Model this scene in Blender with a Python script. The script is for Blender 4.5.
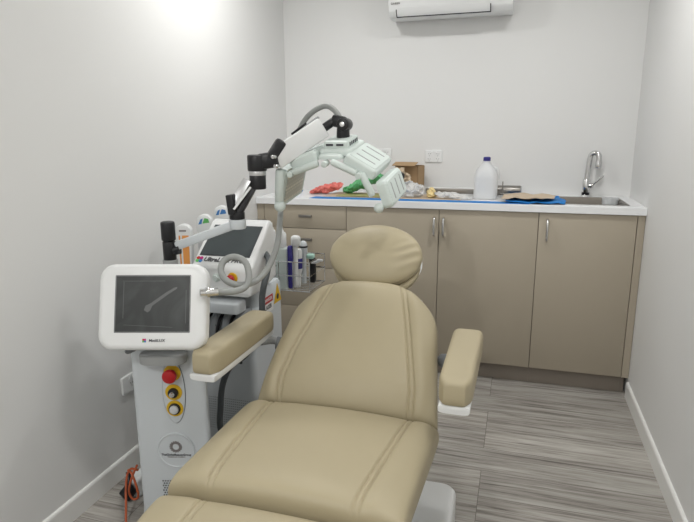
import bpy, bmesh, math, random
from mathutils import Vector, Matrix, Euler
random.seed(4)
PI = math.pi
sc = bpy.context.scene
for o in list(bpy.data.objects): bpy.data.objects.remove(o)
C = sc.collection
V = Vector

# ------------------------------------------------ camera, world, light, exposure
F_PX, YAW, PITCH, ROLL, CAM_H = 569.0, .292, .222, -.0061, 1.368
cam_d = bpy.data.cameras.new('camera'); cam = bpy.data.objects.new('camera', cam_d); C.objects.link(cam)
fw = V((-math.sin(YAW)*math.cos(PITCH), math.cos(YAW)*math.cos(PITCH), -math.sin(PITCH)))
rt = V((math.cos(YAW), math.sin(YAW), 0)); up = rt.cross(fw)
rt, up = math.cos(ROLL)*rt + math.sin(ROLL)*up, -math.sin(ROLL)*rt + math.cos(ROLL)*up
m = Matrix((rt, up, -fw)).transposed().to_4x4(); m.translation = V((0, 0, CAM_H))
cam.matrix_world = m
cam_d.sensor_fit = 'HORIZONTAL'; cam_d.sensor_width = 36; cam_d.lens = 36*F_PX/694; cam_d.clip_start = .02
sc.camera = cam
w = bpy.data.worlds.new('world'); sc.world = w; w.use_nodes = True
w.node_tree.nodes['Background'].inputs[0].default_value = (.75, .77, .8, 1)
w.node_tree.nodes['Background'].inputs[1].default_value = .3
sc.view_settings.view_transform = 'Standard'; sc.view_settings.look = 'None'
sc.view_settings.gamma = 1; sc.view_settings.use_curve_mapping = False
sc.view_settings.exposure = 0.0
LAMP_W = 11.0
LAMPS = [(-1.02, 2.45), (.15, 2.45), (.15, .85), (-.90, -.9)]
LAMP_K = [.82, .62, .80, 2.20]
CEIL = 2.46

# ------------------------------------------------ materials
def nt(name):
    m = bpy.data.materials.new(name); m.use_nodes = True
    t = m.node_tree; return m, t, t.nodes['Principled BSDF']
def mat(name, col, rough=.5, metal=0, spec=.5, bump=0, bscale=200, var=0, trans=0, alpha=1, emit=None, coat=0, ior=1.45):
    m, t, b = nt(name)
    b.inputs['Base Color'].default_value = (*col, 1); b.inputs['Roughness'].default_value = rough
    b.inputs['Metallic'].default_value = metal; b.inputs['Specular IOR Level'].default_value = spec
    b.inputs['Transmission Weight'].default_value = trans; b.inputs['Alpha'].default_value = alpha
    b.inputs['Coat Weight'].default_value = coat; b.inputs['IOR'].default_value = ior
    if emit: b.inputs['Emission Color'].default_value = (*emit[0], 1); b.inputs['Emission Strength'].default_value = emit[1]
    tc = t.nodes.new('ShaderNodeTexCoord')
    n = t.nodes.new('ShaderNodeTexNoise'); n.inputs['Scale'].default_value = bscale; n.inputs['Detail'].default_value = 3
    t.links.new(tc.outputs['Object'], n.inputs['Vector'])
    if bump:
        bp = t.nodes.new('ShaderNodeBump'); bp.inputs['Strength'].default_value = bump; bp.inputs['Distance'].default_value = .002
        t.links.new(n.outputs[0], bp.inputs['Height']); t.links.new(bp.outputs[0], b.inputs['Normal'])
    if var:
        n2 = t.nodes.new('ShaderNodeTexNoise'); n2.inputs['Scale'].default_value = 9
        t.links.new(tc.outputs['Object'], n2.inputs['Vector'])
        mx = t.nodes.new('ShaderNodeMix'); mx.data_type = 'RGBA'
        mx.inputs[6].default_value = (*[c*(1-var) for c in col], 1); mx.inputs[7].default_value = (*[min(1, c*(1+var)) for c in col], 1)
        t.links.new(n2.outputs[0], mx.inputs[0]); t.links.new(mx.outputs[2], b.inputs['Base Color'])
    return m
M = {}
M['wall'] = mat('wall_paint', (.76, .76, .752), .7, bump=.05, bscale=300)
M['ceil'] = mat('ceiling_paint', (.8, .8, .79), .8, bump=.03)
M['trim'] = mat('trim_paint', (.84, .84, .82), .35, bump=.02)
M['white'] = mat('white_plastic', (.78, .79, .79), .3, bump=.02, bscale=400)
M['offwhite'] = mat('mint_white_plastic', (.66, .73, .70), .38, bump=.03)
M['gwhite'] = mat('pale_grey_plastic', (.60, .635, .66), .38, bump=.03)
M['grey'] = mat('grey_plastic', (.34, .35, .35), .45, bump=.03)
M['hgrey'] = mat('grey_hose', (.30, .31, .30), .5, bump=.1, bscale=150)
M['dgrey'] = mat('dark_grey_hose', (.085, .095, .10), .5, bump=.05)
M['mgrey'] = mat('mid_grey_grip', (.17, .18, .19), .5, bump=.05)
M['grip'] = mat('grip_grey_plastic', (.27, .285, .30), .5, bump=.05)
M['alu'] = mat('brushed_aluminium', (.62, .62, .63), .35, .75, bump=.05)
M['black'] = mat('black_plastic', (.012, .012, .014), .35, bump=.03)
M['chrome'] = mat('chrome', (.7, .7, .7), .15, 1)
M['steel'] = mat('brushed_steel', (.30, .285, .265), .36, 1, bump=.08, bscale=90)
M['sinksteel'] = mat('sink_steel', (.17, .155, .135), .4, .7, bump=.08, bscale=90)
M['vinyl'] = mat('taupe_vinyl', (.42, .362, .240), .48, bump=.12, bscale=450, var=.03)
M['thread'] = mat('seam_piping', (.33, .26, .18), .55, bump=.1)
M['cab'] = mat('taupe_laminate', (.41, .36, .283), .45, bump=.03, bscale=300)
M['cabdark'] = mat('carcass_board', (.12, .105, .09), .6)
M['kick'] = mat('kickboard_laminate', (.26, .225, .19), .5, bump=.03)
M['bench'] = mat('white_benchtop', (.85, .86, .87), .25, bump=.01)
M['red'] = mat('red_button', (.45, .012, .015), .35)
M['yellow'] = mat('yellow_disc', (.72, .45, .02), .5)
M['orange'] = mat('orange_label', (.8, .33, .08), .5)
M['blue'] = mat('blue_film', (.02, .20, .56), .6, spec=.2, bump=.2, bscale=30)
M['navy'] = mat('navy_plastic', (.03, .025, .20), .35)
M['green'] = mat('green_plastic_bag', (.13, .44, .19), .35, bump=.4, bscale=40, var=.2)
M['pinkred'] = mat('red_plastic_bag', (.75, .19, .16), .35, bump=.4, bscale=40, var=.2)
M['card'] = mat('cardboard', (.40, .27, .15), .8, bump=.1, var=.1)
M['kraft'] = mat('kraft_paper', (.56, .45, .33), .8, bump=.2, bscale=40, var=.12)
M['cream'] = mat('cream_rubber', (.78, .62, .30), .6, bump=.2, bscale=40)
M['olive'] = mat('olive_sheet', (.36, .34, .14), .6, var=.1)
M['cord'] = mat('orange_cord', (.50, .11, .04), .5)
M['ltgreen'] = mat('pale_green_plastic', (.40, .62, .54), .35)
M['ink'] = mat('dark_ink', (.05, .05, .06), .5)
M['inkgrey'] = mat('grey_ink', (.22, .20, .20), .5)
M['inkblue'] = mat('blue_ink', (.05, .2, .5), .5); M['inkgreen'] = mat('green_ink', (.12, .45, .12), .5)
M['inkmag'] = mat('magenta_ink', (.5, .02, .2), .5)
M['clear'] = mat('clear_plastic', (.9, .93, .95), .12, alpha=.35, bump=.5, bscale=40)
M['clearbag'] = mat('crumpled_clear_bag', (.85, .85, .84), .2, alpha=.62, bump=.8, bscale=60)
M['milky'] = mat('milky_plastic', (.84, .85, .86), .4, trans=.3, bump=.02)
M['lamp'] = mat('lamp_diffuser', (1, 1, 1), .5, emit=((1, .98, .95), 14))
M['led'] = None

def film_screen(name, base):
    m, t, b = nt(name)
    b.inputs['Roughness'].default_value = .3; b.inputs['Specular IOR Level'].default_value = .35
    tc = t.nodes.new('ShaderNodeTexCoord')
    n = t.nodes.new('ShaderNodeTexNoise'); n.inputs['Scale'].default_value = 6; n.inputs['Detail'].default_value = 5; n.inputs['Distortion'].default_value = 2
    t.links.new(tc.outputs['Object'], n.inputs['Vector'])
    r = t.nodes.new('ShaderNodeValToRGB'); r.color_ramp.elements[0].position = .45; r.color_ramp.elements[1].position = .75
    r.color_ramp.elements[0].color = (*base, 1); r.color_ramp.elements[1].color = (*[c*1.7+.01 for c in base], 1)
    t.links.new(n.outputs[0], r.inputs[0]); t.links.new(r.outputs[0], b.inputs['Base Color'])
    return m
M['screen'] = film_screen('filmed_screen', (.030, .033, .033))
M['screen2'] = mat('dark_screen', (.058, .070, .074), .35, spec=.35)
M['smear'] = mat('film_smear', (.12, .125, .125), .4)

def led_mat():
    m, t, b = nt('led_panel_face')
    tc = t.nodes.new('ShaderNodeTexCoord'); vo = t.nodes.new('ShaderNodeTexVoronoi'); vo.inputs['Scale'].default_value = 70
    vo.inputs['Randomness'].default_value = 0
    t.links.new(tc.outputs['Object'], vo.inputs['Vector'])
    r = t.nodes.new('ShaderNodeValToRGB'); r.color_ramp.elements[0].position = .25; r.color_ramp.elements[1].position = .45
    r.color_ramp.elements[0].color = (.78, .76, .66, 1); r.color_ramp.elements[1].color = (.50, .50, .45, 1)
    t.links.new(vo.outputs[0], r.inputs[0]); t.links.new(r.outputs[0], b.inputs['Base Color']); b.inputs['Roughness'].default_value = .3
    return m
M['led'] = led_mat()

def floor_mat():
    m, t, b = nt('grey_wood_planks'); N = t.nodes; L = t.links
    tc = N.new('ShaderNodeTexCoord')
    mp = N.new('ShaderNodeMapping'); mp.inputs['Location'].default_value = (.08, -.053, 0)
    L.new(tc.outputs['Object'], mp.inputs['Vector'])
    br = N.new('ShaderNodeTexBrick'); br.inputs['Scale'].default_value = 1; br.inputs['Brick Width'].default_value = 1.22
    br.inputs['Row Height'].default_value = .177; br.inputs['Mortar Size'].default_value = .0012; br.offset = .36; br.offset_frequency = 3
    br.inputs['Color1'].default_value = (0, 0, 0, 1); br.inputs['Color2'].default_value = (1, 1, 1, 1); br.inputs['Mortar'].default_value = (.5, .5, .5, 1)
    L.new(mp.outputs[0], br.inputs['Vector'])
    # per plank offset so the grain breaks at the joints
    mul = N.new('ShaderNodeVectorMath'); mul.operation = 'SCALE'; mul.inputs['Scale'].default_value = 7.3
    L.new(br.outputs['Color'], mul.inputs[0])
    add = N.new('ShaderNodeVectorMath'); L.new(tc.outputs['Object'], add.inputs[0]); L.new(mul.outputs[0], add.inputs[1])
    def noise(sx, sy, det, dist):
        q = N.new('ShaderNodeMapping'); q.inputs['Scale'].default_value = (sx, sy, 1); L.new(add.outputs[0], q.inputs['Vector'])
        n = N.new('ShaderNodeTexNoise'); n.inputs['Scale'].default_value = 1; n.inputs['Detail'].default_value = det
        n.inputs['Roughness'].default_value = .65; n.inputs['Distortion'].default_value = dist
        L.new(q.outputs[0], n.inputs['Vector']); return n
    n1 = noise(1.6, 34, 6, .6); n2 = noise(5, 150, 3, .3)
    mx = N.new('ShaderNodeMath'); mx.operation = 'MULTIPLY_ADD'; mx.inputs[1].default_value = .35; L.new(n2.outputs[0], mx.inputs[0])
    m2 = N.new('ShaderNodeMath'); m2.operation = 'MULTIPLY'; m2.inputs[1].default_value = .65; L.new(n1.outputs[0], m2.inputs[0]); L.new(m2.outputs[0], mx.inputs[2])
    r = N.new('ShaderNodeValToRGB'); e = r.color_ramp.elements
    e[0].position = .36; e[0].color = (.140, .128, .115, 1); e[1].position = .62; e[1].color = (.50, .485, .45, 1)
    k = e.new(.47); k.color = (.335, .312, .285, 1)
    L.new(mx.outputs[0], r.inputs[0])
    # plank tone
    hs = N.new('ShaderNodeMix'); hs.data_type = 'RGBA'; hs.blend_type = 'MULTIPLY'; hs.inputs[0].default_value = 1
    tone = N.new('ShaderNodeMapRange'); tone.inputs[3].default_value = .88; tone.inputs[4].default_value = 1.1
    L.new(br.outputs['Color'], tone.inputs[0]); L.new(r.outputs[0], hs.inputs[6]); L.new(tone.outputs[0], hs.inputs[7])
    dk = N.new('ShaderNodeMix'); dk.data_type = 'RGBA'; dk.inputs[7].default_value = (.15, .135, .12, 1)
    L.new(br.outputs['Fac'], dk.inputs[0]); L.new(hs.outputs[2], dk.inputs[6]); L.new(dk.outputs[2], b.inputs['Base Color'])
    b.inputs['Roughness'].default_value = .5; b.inputs['Specular IOR Level'].default_value = .3
    bp = N.new('ShaderNodeBump'); bp.inputs['Strength'].default_value = .15; bp.inputs['Distance'].default_value = .002
    L.new(mx.outputs[0], bp.inputs['Height']); L.new(bp.outputs[0], b.inputs['Normal'])
    return m
M['floor'] = floor_mat()

# ------------------------------------------------ helpers
def obj(name, bm, m, parent=None, smooth=True, mats=None):
    bmesh.ops.remove_doubles(bm, verts=bm.verts, dist=1e-6)
    bmesh.ops.recalc_face_normals(bm, faces=bm.faces)
    me = bpy.data.meshes.new(name); bm.to_mesh(me); bm.free()
    for mm in (mats or [m]): me.materials.append(M[mm] if isinstance(mm, str) else mm)
    if smooth:
        me.polygons.foreach_set('use_smooth', [True]*len(me.polygons))
        me.set_sharp_from_angle(angle=math.radians(38))
    o = bpy.data.objects.new(name, me); C.objects.link(o)
    if parent: o.parent = parent
    return o
def tag(o, label, cat, group=None):
    o['label'] = label; o['category'] = cat
    if group: o['group'] = group
    return o
def thing(name, label, cat, loc=(0, 0, 0), rotz=0, group=None):
    o = bpy.data.objects.new(name, None); C.objects.link(o); o.empty_display_size = .05
    o.location = loc; o.rotation_euler = (0, 0, rotz)
    return tag(o, label, cat, group)
def struct(name, bm, m, smooth=False):
    o = obj(name, bm, m, None, smooth); o['kind'] = 'structure'; return o
def nb(): return bmesh.new()
def box(bm, c, s, bev=0, seg=3, rot=None, mi=0):
    """box centre c, size s; rot a Matrix"""
    t = bmesh.new(); bmesh.ops.create_cube(t, size=1)
    for v in t.verts: v.co = V((v.co.x*s[0], v.co.y*s[1], v.co.z*s[2]))
    if bev: bmesh.ops.bevel(t, geom=t.edges[:], offset=min(bev, min(s)*.49), segments=seg, profile=.5, affect='EDGES')
    R = (rot.to_4x4() if rot else Matrix()); R = Matrix.Translation(V(c)) @ R
    merge(bm, t, R, mi); return bm
def merge(bm, t, R, mi=0):
    mp = {}
    for v in t.verts: mp[v] = bm.verts.new(R @ v.co)
    for f in t.faces:
        try:
            g = bm.faces.new([mp[v] for v in f.verts]); g.material_index = mi
        except ValueError: pass
    t.free()
def bx(lo, hi, bev=0, seg=3):
    return box(nb(), [(a+b)/2 for a, b in zip(lo, hi)], [b-a for a, b in zip(lo, hi)], bev, seg)
def frame_z(d):
    d = V(d).normalized(); a = V((0, 0, 1)) if abs(d.z) < .95 else V((1, 0, 0))
    x = a.cross(d).normalized(); y = d.cross(x); return Matrix((x, y, d)).transposed()
def lathe(bm, prof, seg=28, R=Matrix(), mi=0):
    """profile [(r,z)] about local z"""
    t = bmesh.new(); rings = []
    for r, z in prof:
        if r < 1e-6: rings.append([t.verts.new((0, 0, z))])
        else: rings.append([t.verts.new((r*math.cos(2*PI*k/seg), r*math.sin(2*PI*k/seg), z)) for k in range(seg)])
    for a, b in zip(rings, rings[1:]):
        for k in range(seg):
            k2 = (k+1) % seg
            if len(a) == 1 and len(b) == 1: continue
            if len(a) == 1: t.faces.new((a[0], b[k], b[k2]))
            elif len(b) == 1: t.faces.new((a[k], a[k2], b[0]))
            else: t.faces.new((a[k], a[k2], b[k2], b[k]))
    merge(bm, t, R, mi); return bm
def cyl(bm, p, q, r, r2=None, seg=24, bev=.0, mi=0):
    p, q = V(p), V(q); L = (q-p).length; r2 = r if r2 is None else r2
    R = Matrix.Translation(p) @ frame_z(q-p).to_4x4()
    b = min(bev, r*.9, r2*.9, L*.45)
    if b: prof = [(0, 0), (r-b, 0), (r-b*.3, b*.3), (r, b), (r2, L-b), (r2-b*.3, L-b*.3), (r2-b, L), (0, L)]
    else: prof = [(0, 0), (r, 0), (r2, L), (0, L)]
    return lathe(bm, prof, seg, R, mi)
def cat(pts, n=8):
    P = [V(p) for p in pts]; P = [P[0]*2-P[1]] + P + [P[-1]*2-P[-2]]; out = []
    for i in range(1, len(P)-2):
        for k in range(n):
            t = k/n; a, b, c, d = P[i-1:i+3]
            out.append(.5*((2*b)+(c-a)*t+(2*a-5*b+4*c-d)*t*t+(3*b-a-3*c+d)*t**3))
    out.append(P[-2]); return out
def tube(bm, pts, r, seg=12, smooth=8, mi=0):
    path = cat(pts, smooth) if smooth else [V(p) for p in pts]
    t = bmesh.new(); T0 = (path[1]-path[0]).normalized(); F = frame_z(T0); x = F.col[0].copy(); rings = []
    for i, p in enumerate(path):
        T = ((path[min(i+1, len(path)-1)]-path[max(i-1, 0)])).normalized()
        x = (x - T*x.dot(T)).normalized(); y = T.cross(x)
        rr = r(i/(len(path)-1)) if callable(r) else r
        rings.append([t.verts.new(p+x*rr*math.cos(2*PI*k/seg)+y*rr*math.sin(2*PI*k/seg)) for k in range(seg)])
    for a, b in zip(rings, rings[1:]):
        for k in range(seg): t.faces.new((a[k], a[(k+1) % seg], b[(k+1) % seg], b[k]))
    t.faces.new(rings[0][::-1]); t.faces.new(rings[-1])
    merge(bm, t, Matrix(), mi); return bm
def prism(bm, poly, d, R=Matrix(), bev=0, seg=3, mi=0):
    """polygon in local xy, from z=0 to z=d"""
    t = bmesh.new(); a = [t.verts.new((x, y, 0)) for x, y in poly]; f = t.faces.new(a)
    g = bmesh.ops.extrude_face_region(t, geom=[f])
    bmesh.ops.translate(t, verts=[v for v in g['geom'] if isinstance(v, bmesh.types.BMVert)], vec=(0, 0, d))
    bmesh.ops.recalc_face_normals(t, faces=t.faces)
    if bev: bmesh.ops.bevel(t, geom=t.edges[:], offset=bev, segments=seg, profile=.5, affect='EDGES')
    merge(bm, t, R, mi); return bm
def rrect(w, h, r, n=8, cx=0, cy=0):
    out = []
    for (sx, sy, a0) in ((1, 1, 0), (-1, 1, 90), (-1, -1, 180), (1, -1, 270)):
        for k in range(n+1):
            a = math.radians(a0+90*k/n); out.append((cx+sx*(w/2-r)+r*math.cos(a), cy+sy*(h/2-r)+r*math.sin(a)))
    return out
def slab(bm, outer, z0, z1, bev, R=Matrix(), n=4, mi=0, side=True):
    """rounded outline (list of xy, convex) with a rounded front edge at z1 and flat back at z0"""
    t = bmesh.new(); cx = sum(p[0] for p in outer)/len(outer); cy = sum(p[1] for p in outer)/len(outer)
    mx = max(abs(p[0]-cx) for p in outer); my = max(abs(p[1]-cy) for p in outer)
    rings = []
    lay = [(0, z0)] + [(bev*(1-math.cos(a)), z1-bev+bev*math.sin(a)) for a in [PI/2*k/n for k in range(n+1)]]
    for ins, z in lay:
        rings.append([t.verts.new((cx+(x-cx)*(1-ins/mx), cy+(y-cy)*(1-ins/my), z)) for x, y in outer])
    for a, b in zip(rings, rings[1:]):
        for k in range(len(a)): t.faces.new((a[k], a[(k+1) % len(a)], b[(k+1) % len(a)], b[k]))
    t.faces.new(rings[0][::-1]); t.faces.new(rings[-1]); merge(bm, t, R, mi); return bm
def spow(v, p): return math.copysign(abs(v)**p, v)
def cushion(width, L, T, B=.02, n=5, nv=6, NU=64, NV=64, extra=None, center=None):
    """cushion in local xy (y along 0..L), half width width(y); top height T, bottom depth B"""
    bm = nb(); rings = []
    us = [(math.sin(PI/2*(1-2*i/NU)), 1) for i in range(NU+1)] + [(-math.sin(PI/2*(1-2*i/24)), -1) for i in range(1, 24)]
    for j in range(NV+1):
        vv = math.sin(-PI/2+PI*j/NV); hv = (max(0, 1-abs(vv)**nv))**(1/nv)
        y = (vv+1)/2*L; wd = width(y); cx = center(y) if center else 0; ring = []
        for u, sg in us:
            hh = (max(0, 1-abs(u)**n))**(1/n)
            z = (T if sg > 0 else -B)*hh*hv
            if extra and sg > 0: z += extra(u, y, wd)*hv*min(1, hh*1.3)
            ring.append(bm.verts.new((cx+u*wd, y, z)))
        rings.append(ring)
    for a, b in zip(rings, rings[1:]):
        for k in range(len(us)):
            k2 = (k+1) % len(us)
            bm.faces.new((a[k], a[k2], b[k2], b[k]))
    return bm
def text_bm(s, size, depth=.0006, shear=0, align='CENTER'):
    cu = bpy.data.curves.new('t', 'FONT'); cu.body = s; cu.size = size; cu.extrude = depth; cu.align_x = align; cu.align_y = 'CENTER'; cu.shear = shear; cu.offset = size*.018
    o = bpy.data.objects.new('t', cu); C.objects.link(o); dg = bpy.context.evaluated_depsgraph_get()
    me = bpy.data.meshes.new_from_object(o.evaluated_get(dg)); bm = nb(); bm.from_mesh(me)
    bpy.data.objects.remove(o); bpy.data.curves.remove(cu); bpy.data.meshes.remove(me); return bm
def place(o, R): o.matrix_local = R; return o
def basis(x, y, z, o):
    m = Matrix((V(x), V(y), V(z))).transposed().to_4x4(); m.translation = V(o); return m

# ------------------------------------------------ the room
LX, RX, BY, FY = -1.485, .6125, 3.575, -1.4
struct('floor', bx((LX-.1, FY-.1, -.1), (RX+.1, BY+.1, 0)), 'floor')
struct('ceiling', bx((LX-.1, FY-.1, CEIL), (RX+.1, BY+.1, CEIL+.1)), 'ceil')
struct('wall_left', bx((LX-.1, FY-.1, 0), (LX, BY+.1, CEIL)), 'wall')
struct('wall_right', bx((RX, FY-.1, 0), (RX+.1, BY+.1, CEIL)), 'wall')
struct('wall_back', bx((LX, BY, 0), (RX, BY+.1, CEIL)), 'wall')
struct('wall_front', bx((LX, FY-.1, 0), (RX, FY, CEIL)), 'wall')
def skirting(x0, x1, y0, y1, h=.084):
    bm = nb()
    # profile in (depth, z) with eased top
    d = x1-x0
    prof = [(0, 0), (1, 0), (1, h-.008), (.75, h-.002), (.5, h), (0, h)]
    pts = [(x0+d*a, z) for a, z in prof]
    return prism(bm, pts, y1-y0, Matrix.Translation((0, y1, 0)) @ Matrix.Rotation(PI/2, 4, 'X'))
struct('baseboard_left', skirting(LX, LX+.012, FY, 3.07), 'trim')
struct('baseboard_right', skirting(RX, RX-.012, FY, 3.07), 'trim')

# ceiling downlights (the lamps of the room)
for i, (x, y) in enumerate(LAMPS):
    lab = ['the one near the left wall by the bench', 'the one near the right wall by the bench', 'the one near the right wall, far from the bench', 'the one at the near left corner'][i]
    t = thing('ceiling_downlight', 'round white ceiling downlight, %s' % lab, 'ceiling light', (x, y, CEIL), group='ceiling downlights')
    obj('trim_ring', lathe(nb(), [(.085, 0), (.11, 0), (.112, -.006), (.105, -.010), (.085, -.008), (.085, 0)], 40), 'trim', t)
    obj('diffuser', lathe(nb(), [(0, -.003), (.085, -.003), (.085, -.001), (0, -.001)], 40), 'lamp', t)
    ld = bpy.data.lights.new('downlight_beam', 'AREA'); ld.shape = 'DISK'; ld.size = .2; ld.energy = LAMP_W*LAMP_K[i]; ld.color = (1, .995, .975)
    lo = bpy.data.objects.new('downlight_beam', ld); C.objects.link(lo); lo.parent = t; lo.location = (0, 0, -.014)

# ------------------------------------------------ bench and cabinets
CF, CT, KH = 3.083, .962, .101       # cabinet face, cabinet top, kick height
S = [-1.439, -.930, -.403, .1116, .5757]
def carcass(x0, x1, root):
    bm = nb(); y0, y1, t = CF+.02, BY-.004, .016
    for lo, hi in (((x0, y0, KH), (x0+t, y1, CT)), ((x1-t, y0, KH), (x1, y1, CT)), ((x0+t, y0, KH), (x1-t, y1, KH+t)), ((x0+t, y1-t, KH+t), (x1-t, y1, CT))):
        box(bm, [(a+b)/2 for a, b in zip(lo, hi)], [b-a for a, b in zip(lo, hi)])
    obj('carcass', bm, 'cabdark', root, False)
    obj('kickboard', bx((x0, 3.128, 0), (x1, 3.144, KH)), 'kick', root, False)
def front(name, x0, x1, z0, z1, root):
    return obj(name, bx((x0+.0015, CF, z0+.0015), (x1-.0015, CF+.018, z1-.0015), .0012, 2), 'cab', root)
def bow_handle(x, z0, z1, parent):
    zs = (z0+z1)/2; pts = [(x, CF, z1-.004), (x, CF-.016, z1-.008), (x, CF-.025, z1-.022), (x, CF-.028, zs), (x, CF-.025, z0+.022), (x, CF-.016, z0+.008), (x, CF, z0+.004)]
    bm = tube(nb(), pts, .0068, 12, 6)
    obj('handle', bm, 'chrome', parent)
dc = thing('drawer_cabinet', 'taupe laminate base cabinet of stacked drawers at the left end of the bench', 'cabinet')
carcass(S[0], S[1], dc)
for z0, z1 in ((.822, CT-.002), (.589, .822), (.345, .589), (KH, .345)):
    d = front('drawer', S[0], S[1], z0, z1, dc)
    hz = z1-.063; bm = box(nb(), (-1.175, CF-.02, hz), (.078, .008, .016), .002)
    for sx in (-.033, .033): box(bm, (-1.175+sx, CF-.009, hz), (.008, .018, .012), .001)
    obj('handle', bm, 'steel', d)
c2 = thing('double_door_cabinet', 'taupe laminate base cabinet with two doors whose handles meet in the middle', 'cabinet')
carcass(S[1]+.0005, S[3]-.0005, c2)
d = front('door', S[1], S[2], KH, CT-.002, c2); bow_handle(-.427, .808, .918, d)
d = front('door', S[2], S[3], KH, CT-.002, c2); bow_handle(-.377, .808, .918, d)
c3 = thing('sink_cabinet', 'taupe laminate one-door base cabinet under the sink, against the right wall', 'cabinet')
carcass(S[3], S[4]-.0005, c3)
d = front('door', S[3], S[4], KH, CT-.002, c3); bow_handle(.155, .808, .928, d)
obj('end_filler', bx((S[4]+.0015, CF, KH), (RX-.002, CF+.03, CT-.002)), 'cab', c3, False)
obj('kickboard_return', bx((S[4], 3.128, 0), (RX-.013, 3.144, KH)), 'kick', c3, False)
fl = obj('filler_panel', bx((LX+.002, CF, KH), (S[0]-.0015, CF+.03, CT-.002)), 'cab', dc, False)

bt = thing('benchtop', 'long white benchtop running wall to wall over the taupe cabinets', 'benchtop')
SX0, SX1, SY0, SY1 = .095, .535, 3.145, 3.49
bm = nb(); y0, y1, z0, z1 = 3.070, BY-.001, CT, 1.0
x0, x1 = LX+.001, RX-.001
gx = [x0, SX0, SX1, x1]; gy = [y0+.003, SY0, SY1, y1]
def quad(pts): bm.faces.new([bm.verts.new(p) for p in pts])
for i in range(3):
    for j in range(3):
        if i == 1 and j == 1: continue
        for z in (z0, z1): quad([(gx[i], gy[j], z), (gx[i+1], gy[j], z), (gx[i+1], gy[j+1], z), (gx[i], gy[j+1], z)])
for i in range(3):
    a, b = gx[i], gx[i+1]
    quad([(a, gy[0], z1), (b, gy[0], z1), (b, y0+.001, z1-.001), (a, y0+.001, z1-.001)]); quad([(a, y0+.001, z1-.001), (b, y0+.001, z1-.001), (b, y0, z1-.003), (a, y0, z1-.003)])
    quad([(a, y0, z1-.003), (b, y0, z1-.003), (b, y0, z0), (a, y0, z0)]); quad([(a, y0, z0), (b, y0, z0), (b, gy[0], z0), (a, gy[0], z0)])
    quad([(a, y1, z1), (b, y1, z1), (b, y1, z0), (a, y1, z0)])
for p, q in (((SX0, SY0), (SX1, SY0)), ((SX1, SY0), (SX1, SY1)), ((SX1, SY1), (SX0, SY1)), ((SX0, SY1), (SX0, SY0))):
    quad([(p[0], p[1], z1), (q[0], q[1], z1), (q[0], q[1], z0), (p[0], p[1], z0)])
obj('slab', bm, 'bench', bt, False)
# sink
sk = thing('sink', 'rectangular stainless steel sink set into the right end of the benchtop', 'sink', ((SX0+SX1)/2, (SY0+SY1)/2, 1.0))
w2, d2 = (SX1-SX0)/2, (SY1-SY0)/2
def ring_at(bm, hw, hd, z, r=.03):
    return [bm.verts.new((x, y, z)) for x, y in rrect(2*hw, 2*hd, r, 5)]
bm = nb(); rings = [ring_at(bm, w2+.010, d2+.010, .0005, .012), ring_at(bm, w2+.009, d2+.009, .002, .012), ring_at(bm, w2-.004, d2-.004, .002, .012), ring_at(bm, w2-.008, d2-.008, -.004, .02),
                    ring_at(bm, w2-.012, d2-.012, -.135, .03), ring_at(bm, w2-.03, d2-.03, -.15, .03), ring_at(bm, .035, .035, -.153, .034)]
for a, b in zip(rings, rings[1:]):
    for k in range(len(a)): bm.faces.new((a[k], a[(k+1) % len(a)], b[(k+1) % len(a)], b[k]))
bm.faces.new(rings[-1])
obj('basin', bm, 'sinksteel', sk)
obj('drain', lathe(nb(), [(0, -.1525), (.012, -.151), (.03, -.1505), (.033, -.1525)], 24), 'chrome', sk)
# tap
tp = thing('mixer_tap', 'chrome gooseneck mixer tap with side lever behind the sink', 'tap', (.372, 3.525, 1.0))
bm = cyl(nb(), (0, 0, 0), (0, 0, .012), .027, .024, bev=.003); cyl(bm, (0, 0, .012), (0, 0, .10), .0205, bev=.003)
obj('tap_body', bm, 'chrome', tp)
sp = [(0, 0, .09), (.003, 0, .14), (.007, -.001, .20), (.012, -.003, .232), (.026, -.010, .247), (.044, -.018, .243), (.052, -.022, .225), (.053, -.023, .19)]
bm = tube(nb(), sp, .0150, 16, 8); cyl(bm, (.053, -.023, .200), (.053, -.023, .165), .0165, bev=.002)
obj('spout', bm, 'chrome', tp)
bm = cyl(nb(), (0, 0, .062), (.034, -.02, .066), .014, bev=.003); cyl(bm, (.030, -.018, .066), (.082, -.045, .125), .0055, .0045, bev=.002)
obj('lever', bm, 'chrome', tp)
obj('gasket', cyl(nb(), (0, 0, .0125), (0, 0, .026), .0215), 'black', tp)

# ------------------------------------------------ air conditioner
ac = thing('air_conditioner', 'white wall split air conditioner high on the back wall', 'air conditioner', (-.422, BY, 1.999))
prof = [(0, 0.012), (.12, 0), (.165, .008), (.192, .035), (.203, .08), (.205, .13), (.205, .25), (.197, .272), (.17, .283), (0, .283)]
cp = [V((a, b, 0)) for a, b in prof]
R = basis((0, -1, 0), (0, 0, 1), (-1, 0, 0), (.340, 0, 0))
bm = prism(nb(), prof, .680, R, .006, 2); obj('casing', bm, 'white', ac)
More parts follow.
